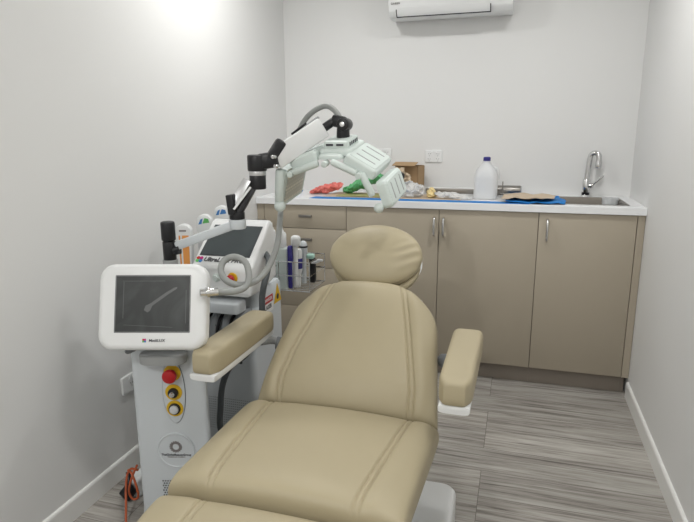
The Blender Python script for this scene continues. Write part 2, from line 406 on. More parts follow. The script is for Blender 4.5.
# louvre flap lying on the curved lower front with dark gap around it
def flap(x0, x1, pts, th):
    b = nb(); poly = [(a, z) for a, z in pts] + [(a-th, z+th*.3) for a, z in reversed(pts)]
    return prism(b, poly, x1-x0, basis((0, -1, 0), (0, 0, 1), (-1, 0, 0), (x1, 0, 0)))
obj('air_gap', flap(-.296, .226, [(.177, .003), (.1925, .020), (.2035, .042)], .004), 'black', ac)
obj('louvre_flap', flap(-.290, .221, [(.1830, .0075), (.1985, .0215), (.2080, .047)], .004), 'white', ac)
b = text_bm('DAIKIN', .015); obj('maker_wordmark', b, 'inkgrey', ac).matrix_local = basis((1, 0, 0), (0, 0, 1), (0, -1, 0), (-.298, -.2052, .074))
b = nb(); box(b, (.275, -.201, .062), (.016, .003, .010), .002); box(b, (.275, -.190, .042), (.008, .003, .012), .001)
obj('indicator', b, 'grey', ac)

# ------------------------------------------------ wall outlets
def outlet(label, cx, cz, w, h, ncol, nrow, R, group=None):
    t = thing('power_outlet', label, 'power outlet', (0, 0, 0), group=group); t.matrix_local = R
    obj('face_plate', slab(nb(), rrect(w, h, .006, 4), 0, .009, .003), 'white', t)
    for i in range(ncol):
        for j in range(nrow):
            x = (i-(ncol-1)/2)*w*.5; y = (j-(nrow-1)/2)*h*.42-.004
            for dx, dy, ln, a in ((-.006, .004, .007, .5), (.006, .004, .007, -.5), (0, -.008, .006, 0)):
                obj('socket_slot', box(nb(), (x+dx, y+dy, .0092), (.0018, ln, .0012), rot=Matrix.Rotation(a, 3, 'Z')), 'ink', t)
    for i in range(2):
        b = box(nb(), ((i-.5)*w*.22, h*.30, .0105), (.009, .014, .005), .0015); obj('switch', b, 'white', t)
    return t
RB = lambda x, z: basis((1, 0, 0), (0, 0, 1), (0, -1, 0), (x, BY, z))
outlet('white four-way power outlet on the back wall, fully in view left of the jug', 0, 0, .106, .074, 2, 2, RB(-.511, 1.222), 'outlets above the bench')
outlet('white power outlet on the back wall partly hidden behind the light panels', 0, 0, .106, .074, 2, 2, RB(-.832, 1.230), 'outlets above the bench')
outlet('white power outlet low on the left wall beside the machine with the square display', 0, 0, .108, .075, 1, 1, basis((0, 1, 0), (0, 0, 1), (1, 0, 0), (LX, 1.825, .372)))

# ------------------------------------------------ treatment chair
CX = -.506
ch = thing('treatment_chair', 'taupe vinyl reclining treatment chair with padded arms and oval headrest', 'chair', (CX, 1.6, 0))
TH = math.radians(41); SEAT = .445
def seam(us, u, y, wd, d=.0055, s=.0030):
    x = u*wd; g = 0
    for off in (-.008, .008): g -= d*math.exp(-((abs(x)-us-off)/s)**2)
    return g
# seat (local y runs towards the foot end, -Y)
def seat_w(y):
    k = min(1, y/.05); return .292+.0*k
def seat_extra(u, y, wd):
    us = .232-.045*(y/.5); x = abs(u*wd)
    dome = .010*(1-min(1, x/us)**2)-.004
    roll = .006*math.exp(-((x-us-.04)/.03)**2)
    return seam(us, u, y, wd)+dome+roll
bm = cushion(lambda y: .318-.012*min(1, y/.4), .492, .078, .03, 6, 6, 240, 90, seat_extra)
o = obj('seat_cushion', bm, 'vinyl', ch)
o.matrix_local = basis((-1, 0, 0), (0, -1, .04), (0, .04, 1), (0, -.008, SEAT))
# leg rest
def leg_extra(u, y, wd):
    us = .185+.0*y; x = abs(u*wd)
    return seam(us, u, y, wd)+.008*(1-min(1, x/us)**2)+.004*math.exp(-((x-us-.04)/.03)**2)
bm = cushion(lambda y: .318-.03*(y/.7)**2, .72, .075, .03, 6, 6, 240, 70, leg_extra)
o = obj('leg_rest_cushion', bm, 'vinyl', ch)
o.matrix_local = basis((-1, 0, 0), V((0, -1, -.16)).normalized(), V((0, -.16, 1)).normalized(), (0, -.508, SEAT-.004))
# backrest
BL = .498
def back_w(y):
    w0 = .308-.062*(y/BL)
    e = (y-(BL-.17))/.17
    if e > 0: w0 *= (1-min(1, e)**2.3*.52)
    return w0
def back_extra(u, y, wd):
    us = .222-.115*max(0, (y-.08)/BL)**1.1; x = abs(u*wd)
    dome = .014*(1-min(1, x/us)**2)
    roll = .011*math.exp(-((x-us-.035)/.028)**2)
    g = seam(us, u, y, wd, .005)
    low = -.030*max(0, 1-y/.11)**1.6
    lum = .012*math.exp(-((y-.20)/.10)**2)
    return dome+roll+g+low+lum
bm = cushion(back_w, BL, .080, .03, 5, 7, 240, 110, back_extra)
bk = obj('backrest_cushion', bm, 'vinyl', ch)
BM = basis((1, 0, 0), (0, math.cos(TH), math.sin(TH)), (0, -math.sin(TH), math.cos(TH)), (0, .035, SEAT+.012))
bk.matrix_local = BM
# white moulded shells
bm = nb(); box(bm, (0, .27, -.045), (.38, .46, .030), .012)
o = obj('backrest_shell', bm, 'white', ch); o.matrix_local = BM
bm = box(nb(), (0, -.27, SEAT-.046), (.54, .46, .03), .012); obj('seat_shell', bm, 'white', ch)
# headrest
def ell(bm, rx, ry, prof, n=64, wr=None):
    rings = []
    for (k, z) in prof:
        if k < 1e-5: rings.append([bm.verts.new((0, 0, z))]); continue
        ring = []
        for i in range(n):
            a = 2*PI*i/n; x, y = rx*k*math.cos(a), ry*k*math.sin(a)
            ring.append(bm.verts.new((x, y, z+(wr(x, y) if wr else 0))))
        rings.append(ring)
    for a, b in zip(rings, rings[1:]):
        for i in range(n):
            j = (i+1) % n
            if len(a) == 1: bm.faces.new((a[0], b[i], b[j]))
            elif len(b) == 1: bm.faces.new((a[i], a[j], b[0]))
            else: bm.faces.new((a[i], a[j], b[j], b[i]))
    return bm
def wrinkle(x, y):
    if x < .07: return 0
    t = min(1, (x-.07)/.05)
    return .0032*t*math.sin((y*1.0-x*.55)*150)*math.exp(-((y-.0)/.055)**2)
prof = [(0, .0582)] + [(math.sin(a), .006+.052*math.cos(a)**.75) for a in [PI/2*k/22 for k in range(1, 22)]] + [(1, .004), (.995, -.006), (.975, -.014), (.95, -.018), (0, -.018)]
hd = obj('headrest_cushion', ell(nb(), .182, .128, prof, 96, wrinkle), 'vinyl', ch)
HN = math.radians(54)
hc = V((-.006, .488, .900))
HM = basis((1, 0, 0), (0, math.cos(HN), math.sin(HN)), (0, -math.sin(HN), math.cos(HN)), hc)
hd.matrix_local = HM
prof = [(0, -.016), (.93, -.016), (.975, -.022), (.985, -.035), (.96, -.05), (.9, -.058), (0, -.058)]
o = obj('headrest_pad_base', ell(nb(), .175, .132, prof, 96), 'vinyl', hd); o.location = (0, -.026, -.002)
prof = [(0, -.058), (.90, -.058), (.95, -.068), (.9, -.085), (0, -.088)]
o = obj('headrest_shell', ell(nb(), .182, .130, prof, 64), 'white', hd); o['label'] = 'white plastic headrest shell'
bm = box(nb(), (0, -.10, -.085), (.05, .18, .014), .004); obj('headrest_bar', bm, 'chrome', hd)
# arms
def arm_pad(side):
    x = .374*side+(.0 if side < 0 else .002)
    def aw(y): return (.046+.004*y/.5)*(1-.38*max(0, 1-y/.055)**2)*(1-.2*max(0, (y-.405)/.04)**2)
    b = cushion(aw, .445, .052, .026, 6, 9, 64, 40)
    o = obj('armrest', b, 'vinyl', ch)
    o.matrix_local = basis((1, 0, 0), (0, 1, 0), (0, 0, 1), (x, -.200, .682))
    b = cushion(lambda y: .042, .435, .010, .020, 5, 9, 48, 30)
    s = obj('armrest_tray', b, 'white', o); s.location = (0, .002, -.030); s['label'] = 'white plastic tray under the arm pad'
    # bracket running down to the back hinge
    b = nb(); cxs = -side*.025
    path = [V((cxs, .36, -.045)), V((cxs-side*.02, .42, -.060)), V((cxs-side*.055, .44, -.075)), V((cxs-side*.10, .45, -.085))]
    tube(b, path, .014, 10, 6)
    obj('armrest_bracket', b, 'grey', o)
    b = cyl(nb(), (cxs-side*.030, .425, -.070), (cxs-side*.065, .44, -.078), .024, bev=.005)
    obj('hinge_knob', b, 'mgrey', o)
arm_pad(-1); arm_pad(1)
# frame, column, base
b = box(nb(), (0, -.20, .335), (.36, .62, .05), .01); box(b, (0, .12, .345), (.50, .05, .05), .01)
for s in (-1, 1): box(b, (s*.19, .24, .50), (.035, .05, .40), .008, rot=Matrix.Rotation(-(PI/2-TH), 3, 'X'))
obj('frame', b, 'grey', ch)
obj('lift_column', bx((-.11, -.14, .12), (.11, .12, .33), .02), 'white', ch)
b = slab(nb(), rrect(.72, .26, .05, 8), 0, .15, .022, Matrix.Translation((0, .105, .0)))
box(b, (0, -.36, .055), (.30, .74, .11), .03)
box(b, (0, -.68, .05), (.60, .16, .10), .03)
obj('base', b, 'white', ch)

# ------------------------------------------------ phototherapy machine (front, square display)
MY = math.radians(15)
pm = thing('phototherapy_machine', 'white machine with a square display, red stop button and folding light-panel arm, nearest the camera', 'medical machine', (-1.070, 1.496, 0), MY)
PMI = (Matrix.Translation((-1.070, 1.496, 0)) @ Matrix.Rotation(MY, 4, 'Z')).inverted()
def plocal(p): return PMI @ V(p)
FR = lambda x, z, y=0: basis((1, 0, 0), (0, 0, 1), (0, -1, 0), (x, y, z))   # frame on the front face
b = nb()
rings = []
def taper(xa, xb, ya, yb, cut):
    c = [(xa, ya), (xb, ya), (xb-cut, yb), (xa+.01, yb)]; out = []
    for i in range(4):
        p, o_, n_ = V(c[i]), V(c[i-1]), V(c[(i+1) % 4]); r = .028
        a, d = p+(o_-p).normalized()*r, p+(n_-p).normalized()*r
        for k in range(7):
            t = k/6; out.append(tuple(a*(1-t)**2+p*2*t*(1-t)+d*t*t))
    return out
for z, xa, xb, ya, yb in [(.04, -.128, .134, -.004, .33), (.10, -.126, .134, 0, .33), (.45, -.124, .134, 0, .33), (.70, -.122, .130, .004, .32), (.775, -.118, .12, .014, .31), (.80, -.10, .11, .035, .29)]:
    rings.append([b.verts.new((x, y, z)) for x, y in taper(xa, xb, ya, yb, .12)])
for p, q in zip(rings, rings[1:]):
    for k in range(len(p)): b.faces.new((p[k], p[(k+1) % len(p)], q[(k+1) % len(p)], q[k]))
b.faces.new(rings[0][::-1]); b.faces.new(rings[-1])
obj('body', b, 'gwhite', pm)
for sx, sx2 in ((-.09, -.08), (.10, .01)):
    for sy in (.05, .28):
        sx = sx if sy < .1 else sx2
        b = cyl(nb(), (sx-.012, sy, .024), (sx+.012, sy, .024), .024, bev=.004); box(b, (sx, sy, .044), (.034, .034, .012), .003)
        obj('castor', b, 'mgrey', pm)
# oval control plate
def oval(a, c, n=48): return [(a*math.cos(2*PI*k/n), c*math.sin(2*PI*k/n)) for k in range(n)]
PX = .020
cp_ = obj('control_plate', slab(nb(), oval(.037, .114), -.002, .0030, .002), 'gwhite', pm); cp_.matrix_local = FR(PX, .538, -.000)
b = nb()
n = 64; oo = oval(.0385, .1155, n); ii = oval(.0370, .114, n)
va = [b.verts.new((x, y, .0012)) for x, y in oo]; vb = [b.verts.new((x, y, .0033)) for x, y in ii]
for k in range(n): b.faces.new((va[k], va[(k+1) % n], vb[(k+1) % n], vb[k]))
obj('plate_groove', b, 'mgrey', cp_)
def button(z, r0, parts):
    b = lathe(nb(), [(0, .002), (.028, .002), (.028, .0055), (0, .0055)], 36); d = obj('button_ring', b, 'yellow', pm); d.matrix_local = FR(PX, z)
    for nm, mt, prof in parts: obj(nm, lathe(nb(), prof, 28), mt, d)
    return d
button(.604, .02, [('emergency_stop', 'red', [(0, .006), (.012, .006), (.013, .022), (.022, .026), (.0235, .036), (.021, .041), (.012, .044), (0, .045)])])
d = button(.536, .02, [('key_barrel', 'black', [(0, .006), (.0165, .006), (.0165, .016), (.0145, .018), (0, .018)]), ('key_switch', 'chrome', [(0, .018), (.0085, .018), (.0085, .028), (.007, .030), (0, .030)])])
d = button(.478, .02, [('button_bezel', 'black', [(0, .006), (.0195, .006), (.019, .013), (.016, .014), (0, .014)]), ('round_button', 'milky', [(0, .014), (.0150, .014), (.0140, .019), (.010, .021), (0, .022)])])
# badge low on the front
bd = obj('round_badge', lathe(nb(), [(0, .0025), (.058, .0025), (.0605, .0045), (.063, .0045), (.065, .001), (.065, -.002), (0, -.002)], 64), 'gwhite', pm); bd.matrix_local = FR(.012, .322)
b = nb()
for k in range(20):
    a = 2*PI*k/20; box(b, (.0155*math.cos(a), .014+.0155*math.sin(a), .0032), (.010, .0034, .0014), rot=Matrix.Rotation(a+.5, 3, 'Z'))
for k in range(16):
    a = 2*PI*k/16; box(b, (.0185*math.cos(a), .014+.0185*math.sin(a), .0034), (.007, .0028, .0014), rot=Matrix.Rotation(a-.7, 3, 'Z'))
obj('emblem', b, 'inkgrey', bd)
b = text_bm('TheGlobalBeautyGroup', .0105); o = obj('wordmark', b, 'ink', bd); o.location = (0, -.016, .003)
b = text_bm('TECHNOLOGY OF BEAUTY', .0050); o = obj('strapline', b, 'inkgrey', bd); o.location = (0, -.0245, .003)
# vent dots
b = nb()
for j in range(9):
    for i in range(15):
        box(b, (-.042+i*.0085+(j % 2)*.004, .205-j*.009, .0), (.0042, .0042, .002))
o = obj('vent_holes', b, 'black', pm); o.matrix_local = FR(.0, 0, -.0005)
# tray under the display
b = slab(nb(), [(x, y) for x, y in rrect(.150, .07, .034, 8)], 0, .032, .008); o = obj('handle_tray', b, 'grey', pm); o.matrix_local = basis((1, 0, 0), (0, 1, 0), (0, 0, 1), (.0, -.018, .650))
# display: own orientation, faces the camera side and leans back
DN = V((.262, -.915, .31)).normalized(); DXv = V((0, 0, 1)).cross(DN).normalized(); DYv = DN.cross(DXv)
dc_w = V((-1.046, 1.425, .852))
W = basis(DXv, DYv, DN, dc_w)
dp = obj('display_housing', slab(slab(nb(), rrect(.330, .262, .045, 10), -.030, .018, .016, n=6), rrect(.330, .262, .045, 10), -.0301, -.029, .0005), 'white', pm)
b = nb(); slab(b, rrect(.330, .262, .046, 10), -.026, .018, .018, n=6); slab(b, rrect(.318, .250, .044, 10), 0, .018, .014, Matrix.Translation((0, 0, -.026)) @ Matrix.Rotation(PI, 4, 'X'), 5)
old = dp.data; dp.data = (lambda oo: (oo.data, C.objects.unlink(oo))[0])(obj('display_housing_b', b, 'white', None))
dp.matrix_local = PMI @ W
b = nb()
fo = rrect(.230, .174, .003, 4, 0.003, .009); fi = rrect(.224, .168, .002, 4, 0.003, .009)
b2 = [b.verts.new((x, y, .0186)) for x, y in fo]; b3 = [b.verts.new((x, y, .0176)) for x, y in fi]
for k in range(len(b2)): b.faces.new((b2[k], b2[(k+1) % len(b2)], b3[(k+1) % len(b3)], b3[k]))
obj('screen_bezel', b, 'ink', dp)
scn = obj('screen', prism(nb(), rrect(.225, .169, .002, 4, 0.003, .009), .0014, Matrix.Translation((0, 0, .0170))), 'screen', dp)
b = nb()
prism(b, [(-.023, -.010), (-.012, -.017), (-.004, -.011), (.002, .003), (.050, .038), (.075, .054), (.077, .060), (.068, .058), (.044, .044), (-.004, .010), (-.018, .004)], .0003, Matrix.Translation((0, 0, .0184)))
box(b, (-.025, .078, .0186), (.13, .0012, .0003)); box(b, (-.086, .02, .0186), (.0016, .11, .0003)); box(b, (.104, .0, .0186), (.0014, .10, .0003)); box(b, (-.01, -.058, .0186), (.15, .0012, .0003), rot=Matrix.Rotation(-.05, 3, 'Z'))
o = obj('film_crease', b, 'smear', dp)
def cube_logo(parent, s, x, y, z):
    for nm, c, dx, dy in (('red', 'red', 0, 1), ('magenta', 'inkmag', 1, 1), ('green', 'inkgreen', 0, 0), ('blue', 'inkblue', 1, 0)):
        bb = box(nb(), (x+dx*s*.5, y+dy*s*.5, z), (s*.5, s*.5, .0008)); obj('logo_square', bb, c, parent)
em = None
cube_logo(dp, .011, -.022, -.104, .0185)
o = obj('wordmark', text_bm('MediLUX', .0125, shear=.15, align='LEFT'), 'ink', dp); o.location = (-.006, -.1015, .0182)
b = cyl(nb(), dp.matrix_local @ V((0, -.04, -.02)), plocal((-1.085, 1.60, .76)), .03); obj('display_bracket', b, 'grey', pm)
# cables under the display's left side
b = tube(nb(), [plocal(p) for p in ((-1.150, 1.455, .735), (-1.165, 1.435, .700), (-1.160, 1.43, .690), (-1.135, 1.45, .702), (-1.12, 1.49, .72))], .0055, 10)
obj('display_cable', b, 'mgrey', pm)
# post and arms
pt = V((-1.163, 1.700, 0))
b = cyl(nb(), plocal(pt+V((0, 0, .79))), plocal(pt+V((0, 0, .935))), .026, bev=.003); cyl(b, plocal(pt+V((0, 0, .79))), plocal(pt+V((0, 0, .83))), .034, bev=.006)
obj('arm_post', b, 'grey', pm)
b = nb(); A0 = pt+V((0, 0, .93))
cyl(b, plocal(A0), plocal(A0+V((0, 0, .070))), .0225, bev=.003); cyl(b, plocal(A0+V((0, 0, .072))), plocal(A0+V((0, 0, .140))), .0245, bev=.006)
cyl(b, plocal(A0+V((0, 0, .035))), plocal(A0+V((.035, .012, .042))), .018)
obj('post_joint', b, 'black', pm)
def bar(b, p, q, w, h, upv=(0, 0, 1), bev=.005):
    p, q = V(p), V(q); d = (q-p).normalized(); s = d.cross(V(upv)).normalized(); u_ = s.cross(d)
    t = bmesh.new(); bmesh.ops.create_cube(t, size=1)
    for v in t.verts: v.co = V((v.co.x*(q-p).length, v.co.y*w, v.co.z*h))
    bmesh.ops.bevel(t, geom=t.edges[:], offset=bev, segments=2, profile=.5, affect='EDGES')
    merge(b, t, basis(d, s, u_, (p+q)/2)); return b
E1 = V((-.939, 1.788, 1.062))
b = bar(nb(), plocal(A0+V((.022, .008, .052))), plocal(E1+V((0, 0, -.004))), .028, .030); cyl(b, plocal(E1+V((0, 0, -.022))), plocal(E1+V((0, 0, .012))), .030, bev=.004)
obj('lower_arm', b, 'gwhite', pm)
b = nb(); cyl(b, plocal(E1+V((0, 0, .012))), plocal(E1+V((0, 0, .038))), .027, bev=.003)
bar(b, plocal(E1+V((-.004, -.01, .03))), plocal(E1+V((-.012, -.01, .100))), .048, .028)
obj('elbow_joint', b, 'black', pm)
E2 = V((-.880, 1.842, 1.215))
b = bar(nb(), plocal(E1+V((-.012, -.028, .045))), plocal(E2+V((-.026, -.028, -.005))), .010, .030, (-1, 0, .3), .003)
ma = obj('middle_arm', b, 'alu', pm)
b = bar(nb(), plocal(E1+V((.004, -.006, .03))), plocal(E2+V((-.008, -.0, -.01))), .030, .030, (-1, 0, .3), .004)
obj('middle_arm_spring', b, 'black', ma)
b = bar(nb(), plocal(E1+V((.006, -.034, .05))), plocal(E2+V((-.012, -.034, -.03))), .005, .008, (-1, 0, .3), .002)
obj('middle_arm_cover', b, 'white', ma)
b = cyl(nb(), plocal(E2+V((0, 0, -.040))), plocal(E2+V((0, 0, .012))), .029, bev=.004)
cyl(b, plocal(E2+V((0, 0, .022))), plocal(E2+V((.0, 0, .080))), .034, bev=.006)
bar(b, plocal(E2+V((.005, 0, .055))), plocal(E2+V((.075, .02, .065))), .050, .055, bev=.010)
bar(b, plocal(E2+V((.045, .01, .062))), plocal(E2+V((.085, .03, .128))), .050, .040, bev=.010)
jn = obj('shoulder_joint', b, 'black', pm)
b = cyl(nb(), plocal(E2+V((0, 0, .008))), plocal(E2+V((0, 0, .026))), .0305, bev=.002); obj('joint_collar', b, 'alu', jn)
for dx, dz in ((.062, .092), (.070, .060)):
    b = cyl(nb(), plocal(E2+V((dx+.016, -.020, dz-.018))), plocal(E2+V((dx+.012, -.034, dz-.018))), .007, bev=.001); obj('joint_bolt', b, 'chrome', jn)
E3 = V((-.672, 1.950, 1.388))
b = bar(nb(), plocal(E2+V((.060, .018, .062))), plocal(E3), .046, .072, (0, 0, 1), .006)
ua = obj('upper_arm', b, 'white', pm)
d = (E3-E2).normalized()
b = bar(nb(), plocal(E3-d*.12+V((-.012, .0, .037))), plocal(E3-d*.005+V((-.012, 0, .037))), .036, .010, (0, 0, 1), .003)
obj('upper_arm_cap', b, 'grey', ua)
b = bar(nb(), plocal(E3-d*.12+V((-.016, .0, .046))), plocal(E3-d*.055+V((-.016, 0, .046))), .022, .008, (0, 0, 1), .002)
obj('hose_clip', b, 'black', ua)
J = V((-.608, 1.972, 1.382))
b = cyl(nb(), plocal(E3+V((.004, 0, -.004))), plocal(J+V((-.024, 0, .030))), .015, bev=.002)
bar(b, plocal(J+V((-.036, -.0, .030))), plocal(J+V((.014, 0, .018))), .042, .042, bev=.010)
cyl(b, plocal(J+V((.004, 0, .022))), plocal(J+V((.004, 0, -.040))), .022, .024, bev=.002)
cyl(b, plocal(J+V((.010, -.030, .014))), plocal(J+V((.010, .030, .014))), .022, bev=.003)
cyl(b, plocal(J+V((0, 0, -.036))), plocal(J+V((0, 0, -.044))), .042, .046, bev=.002)
hj = obj('head_joint', b, 'black', pm)
b = cyl(nb(), plocal(J+V((.010, -.030, .014))), plocal(J+V((.010, -.034, .014))), .009, bev=.001); obj('joint_bolt', b, 'chrome', hj)
# ---- light head: arch of panels, its axis running away from the camera
HA = V((.0641, .9793, .1922)); HX = V((.99787, -.0653, 0)).normalized(); HZ = HX.cross(HA).normalized()
H0 = V((-.624, 1.859, 1.272)); HW = basis(HX, HA, HZ, H0)       # local: x right, y depth, z up
def on_head(o): o.matrix_local = PMI @ HW; return o
def panel(name, p, q, th, y0, y1, out, flip=1, vents=True):
    """slab from cross-section point p to q, thickness th towards 'out' side"""
    p, q = V((p[0], 0, p[1])), V((q[0], 0, q[1])); d = (q-p).normalized(); nn = V((-d.z, 0, d.x))*flip
    b = nb(); L = (q-p).length
    Rr = basis(d, (0, 1, 0), nn, (p+q)/2+V((0, (y0+y1)/2, 0)))
    t = bmesh.new(); slab(t, rrect(L, y1-y0, .016, 6), 0, th, .010)
    merge(b, t, Rr)
    o = on_head(obj(name, b, 'offwhite', pm))
    # led face on the inner side
    b = nb(); t = bmesh.new(); slab(t, rrect(L-.030, y1-y0-.040, .008, 4), 0, .003, .001); merge(b, t, Rr @ Matrix.Translation((0, 0, -.0005)) @ Matrix.Rotation(PI, 4, 'X'))
    f = obj('led_face', b, 'led', o)
    # vent slots on the outer side
    for k in range(3 if vents else 0):
        b = nb(); t = bmesh.new(); slab(t, rrect(L*.62, .007, .0032, 4, 0, (k-1)*(y1-y0)*.27), 0, .002, .0006); merge(b, t, Rr @ Matrix.Translation((0, 0, th+.0018)))
        obj('panel_vent', b, 'grey', o)
    b = nb(); t = bmesh.new(); slab(t, rrect(L*.86, (y1-y0)*.9, .012, 4), 0, .005, .003); merge(b, t, Rr @ Matrix.Translation((0, 0, th-.002)))
    obj('panel_ridge', b, 'offwhite', o)
    return o
panel('light_panel', (.045, -.004), (.150, -.066), .034, .012, .215, 1)
panel('light_panel', (.160, -.074), (.188, -.168), .034, .012, .205, 1)
panel('light_panel', (-.045, .000), (-.150, -.034), .034, .012, .215, 1, -1)
panel('light_panel', (-.165, -.036), (-.208, -.176), .030, .010, .205, 1, -1)
panel('light_panel', (-.046, .004), (.046, .004), .014, .012, .210, 1, vents=False)
b = nb(); slab(b, rrect(.120, .170, .02, 6, .01, .12), .012, .034, .010)
hb = on_head(obj('hub', b, 'offwhite', pm))
b = nb(); box(b, (.010, .110, .044), (.088, .120, .028), .007); obj('hub_cap', b, 'offwhite', hb)
b = nb()
for k in range(2): box(b, (-.010+k*.038, .0495, .046), (.026, .004, .007), .001)
for k in range(5): box(b, (.0543, .080+k*.018, .044), (.003, .007, .012))
obj('hub_slot', b, 'ink', hb)
def rod(p, q, r, ball=None):
    b = cyl(nb(), (p[0], .002, p[1]), (q[0], .002, q[1]), r, bev=r*.6)
    if ball: 
        t = bmesh.new(); bmesh.ops.create_uvsphere(t, u_segments=20, v_segments=12, radius=ball[2]); merge(b, t, Matrix.Translation((ball[0], .0, ball[1])))
    return on_head(obj('hinge_arm', b, 'offwhite', pm))
rod((-.038, -.006), (-.136, -.040), .0125); rod((.010, .000), (.100, -.040), .0115)
rod((-.186, -.028), (-.206, -.150), .0165, (-.204, -.166, .021)); rod((.116, -.038), (.152, -.118), .0125, (.172, -.158, .017))
for x, z in ((-.012, -.008), (-.146, -.046), (.108, -.046)):
    on_head(obj('hinge_pin', cyl(nb(), (x, -.012, z), (x, .02, z), .011, bev=.002), 'offwhite', pm))
# hose: connector on the display side, loop, up behind the arm, arch over, into the head
hs = [(-0.865, 1.470, 0.901), (-0.852, 1.500, 0.893), (-0.820, 1.530, 0.891), (-0.800, 1.560, 0.900), (-0.801, 1.585, 0.930), (-0.820, 1.600, 0.968), (-0.858, 1.600, 0.982), (-0.887, 1.585, 0.970), (-0.888, 1.565, 0.942), (-0.860, 1.550, 0.915), (-0.823, 1.570, 0.899), (-0.791, 1.620, 0.905), (-0.779, 1.690, 0.937), (-0.787, 1.780, 0.990), (-0.826, 1.900, 1.051), (-0.880, 2.040, 1.095), (-0.912, 2.130, 1.164), (-0.895, 2.160, 1.262), (-0.849, 2.150, 1.360), (-0.790, 2.120, 1.431), (-0.714, 2.100, 1.466), (-0.661, 2.080, 1.439), (-0.628, 2.045, 1.384), (-0.614, 2.015, 1.310)]
b = tube(nb(), [plocal(p) for p in hs], .0105, 14, 8); ho = obj('hose', b, 'hgrey', pm)
b = cyl(nb(), plocal((-.896, 1.446, .902)), plocal((-.855, 1.482, .899)), .0125, bev=.002); cyl(b, plocal((-.884, 1.457, .9015)), plocal((-.874, 1.466, .901)), .0155, bev=.002)
obj('hose_connector', b, 'chrome', ho)

# ------------------------------------------------ laser machine behind it
lm = thing('laser_machine', 'white laser machine with a sloping screen standing behind the square display', 'medical machine', (-1.125, 2.0, 0))
b = nb(); rings = []
for z, xa, xb, ya, yb in [(.05, -.13, .125, .0, .31), (.60, -.125, .122, .0, .31), (.64, -.125, .122, .01, .31), (.66, -.125, .122, .055, .31), (.715, -.125, .122, .055, .31), (.730, -.118, .115, .062, .30)]:
    rings.append([b.verts.new((x, y, z)) for x, y in rrect(xb-xa, yb-ya, .028, 6, (xa+xb)/2, (ya+yb)/2)])
for p, q in zip(rings, rings[1:]):
    for k in range(len(p)): b.faces.new((p[k], p[(k+1) % len(p)], q[(k+1) % len(p)], q[k]))
b.faces.new(rings[0][::-1]); b.faces.new(rings[-1]); obj('body', b, 'gwhite', lm)
for sx in (-.09, .09):
    for sy in (.06, .25):
        b = cyl(nb(), (sx-.012, sy, .026), (sx+.012, sy, .026), .026, bev=.004); box(b, (sx, sy, .05), (.034, .034, .012), .003); obj('castor', b, 'mgrey', lm)
# console: sloping face
cons = [(-.045, .735), (-.052, .750), (-.040, .845), (.145, 1.005), (.165, 1.014), (.185, 1.008), (.205, .96), (.210, .90), (.210, .76), (.06, .735)]
b = prism(nb(), cons, .268, basis((0, 1, 0), (0, 0, 1), (1, 0, 0), (-.125, 0, 0)), .016, 4)
cn = obj('console', b, 'white', lm)
p0, p1 = V((.017, -.040, .845)), V((.017, .145, 1.005)); dd = (p1-p0).normalized(); nn = V((0, -dd.z, dd.y))
SM = basis((1, 0, 0), dd, nn, (p0+p1)/2+nn*.0005)
SL = (p1-p0).length
b = prism(nb(), [(-.120, -.060), (.098, -.060), (.104, .096), (-.110, .096)], .002)
o = obj('screen', b, 'screen2', cn); o.matrix_local = SM
b = prism(nb(), [(-.123, -.063), (.101, -.063), (.107, .099), (-.113, .099)], .0012)
o = obj('screen_bezel', b, 'ink', cn); o.matrix_local = SM
for nm, c, dx, dy in (('r', 'red', 0, 1), ('m', 'inkmag', 1, 1), ('g', 'inkgreen', 0, 0), ('b', 'inkblue', 1, 0)):
    bb = prism(nb(), [(.0088*math.cos(k*PI/3), .0088*math.sin(k*PI/3)) for k in range(6)], .0012, Matrix.Translation((-.122+dx*.014, -.091+dy*.013, .0)))
    o = obj('logo_petal', bb, c, cn); o.matrix_local = SM
o = obj('wordmark', text_bm('UltraLUX PRO', .029, shear=.25, align='LEFT'), 'ink', cn); o.matrix_local = SM @ Matrix.Translation((-.096, -.083, .001))
FL = lambda x, z, y=-.047: basis((1, 0, 0), (0, 0, 1), (0, -1, 0), (x, y, z))
d = obj('button_ring', lathe(nb(), [(0, 0), (.022, 0), (.021, .004), (0, .004)], 32), 'yellow', lm); d.matrix_local = FL(.066, .811)
obj('emergency_stop', lathe(nb(), [(0, .004), (.010, .004), (.011, .012), (.0165, .016), (.0165, .024), (.012, .028), (0, .029)], 28), 'red', d)
d = obj('round_knob', lathe(nb(), [(0, 0), (.017, 0), (.017, .004), (.012, .006), (.011, .014), (0, .015)], 28), 'offwhite', cn); d.matrix_local = FL(-.004, .808)
obj('handle_tray', slab(nb(), rrect(.20, .085, .02, 6), 0, .045, .010, Matrix.Translation((.0, -.040, .672))), 'gwhite', lm)
for k in range(4):
    x = -.075+k*.052
    b = tube(nb(), [(x, .045, .640), (x, -.002, .650), (x-.001, -.035, .628), (x-.006, -.048, .590), (x-.016, -.045, .540)], lambda t: .024-.007*t, 12, 6)
    hp = obj('handpiece_grip', b, 'grip', lm)
    obj('grip_band', box(nb(), (x-.001, -.057, .612), (.022, .006, .004), .001), 'black', hp)
    b = tube(nb(), [(x+.024, .0, .655), (x+.022, -.040, .638), (x+.016, -.058, .600), (x+.006, -.052, .540), (x, -.04, .45)], .006, 8, 6); obj('grip_cable', b, 'black', hp)
# grille on the front
b = nb()
for j in range(14):
    for i in range(22): box(b, (-.10+i*.0095, -.0002, .262-j*.011), (.0050, .002, .002))
obj('grille', b, 'mgrey', lm, False)
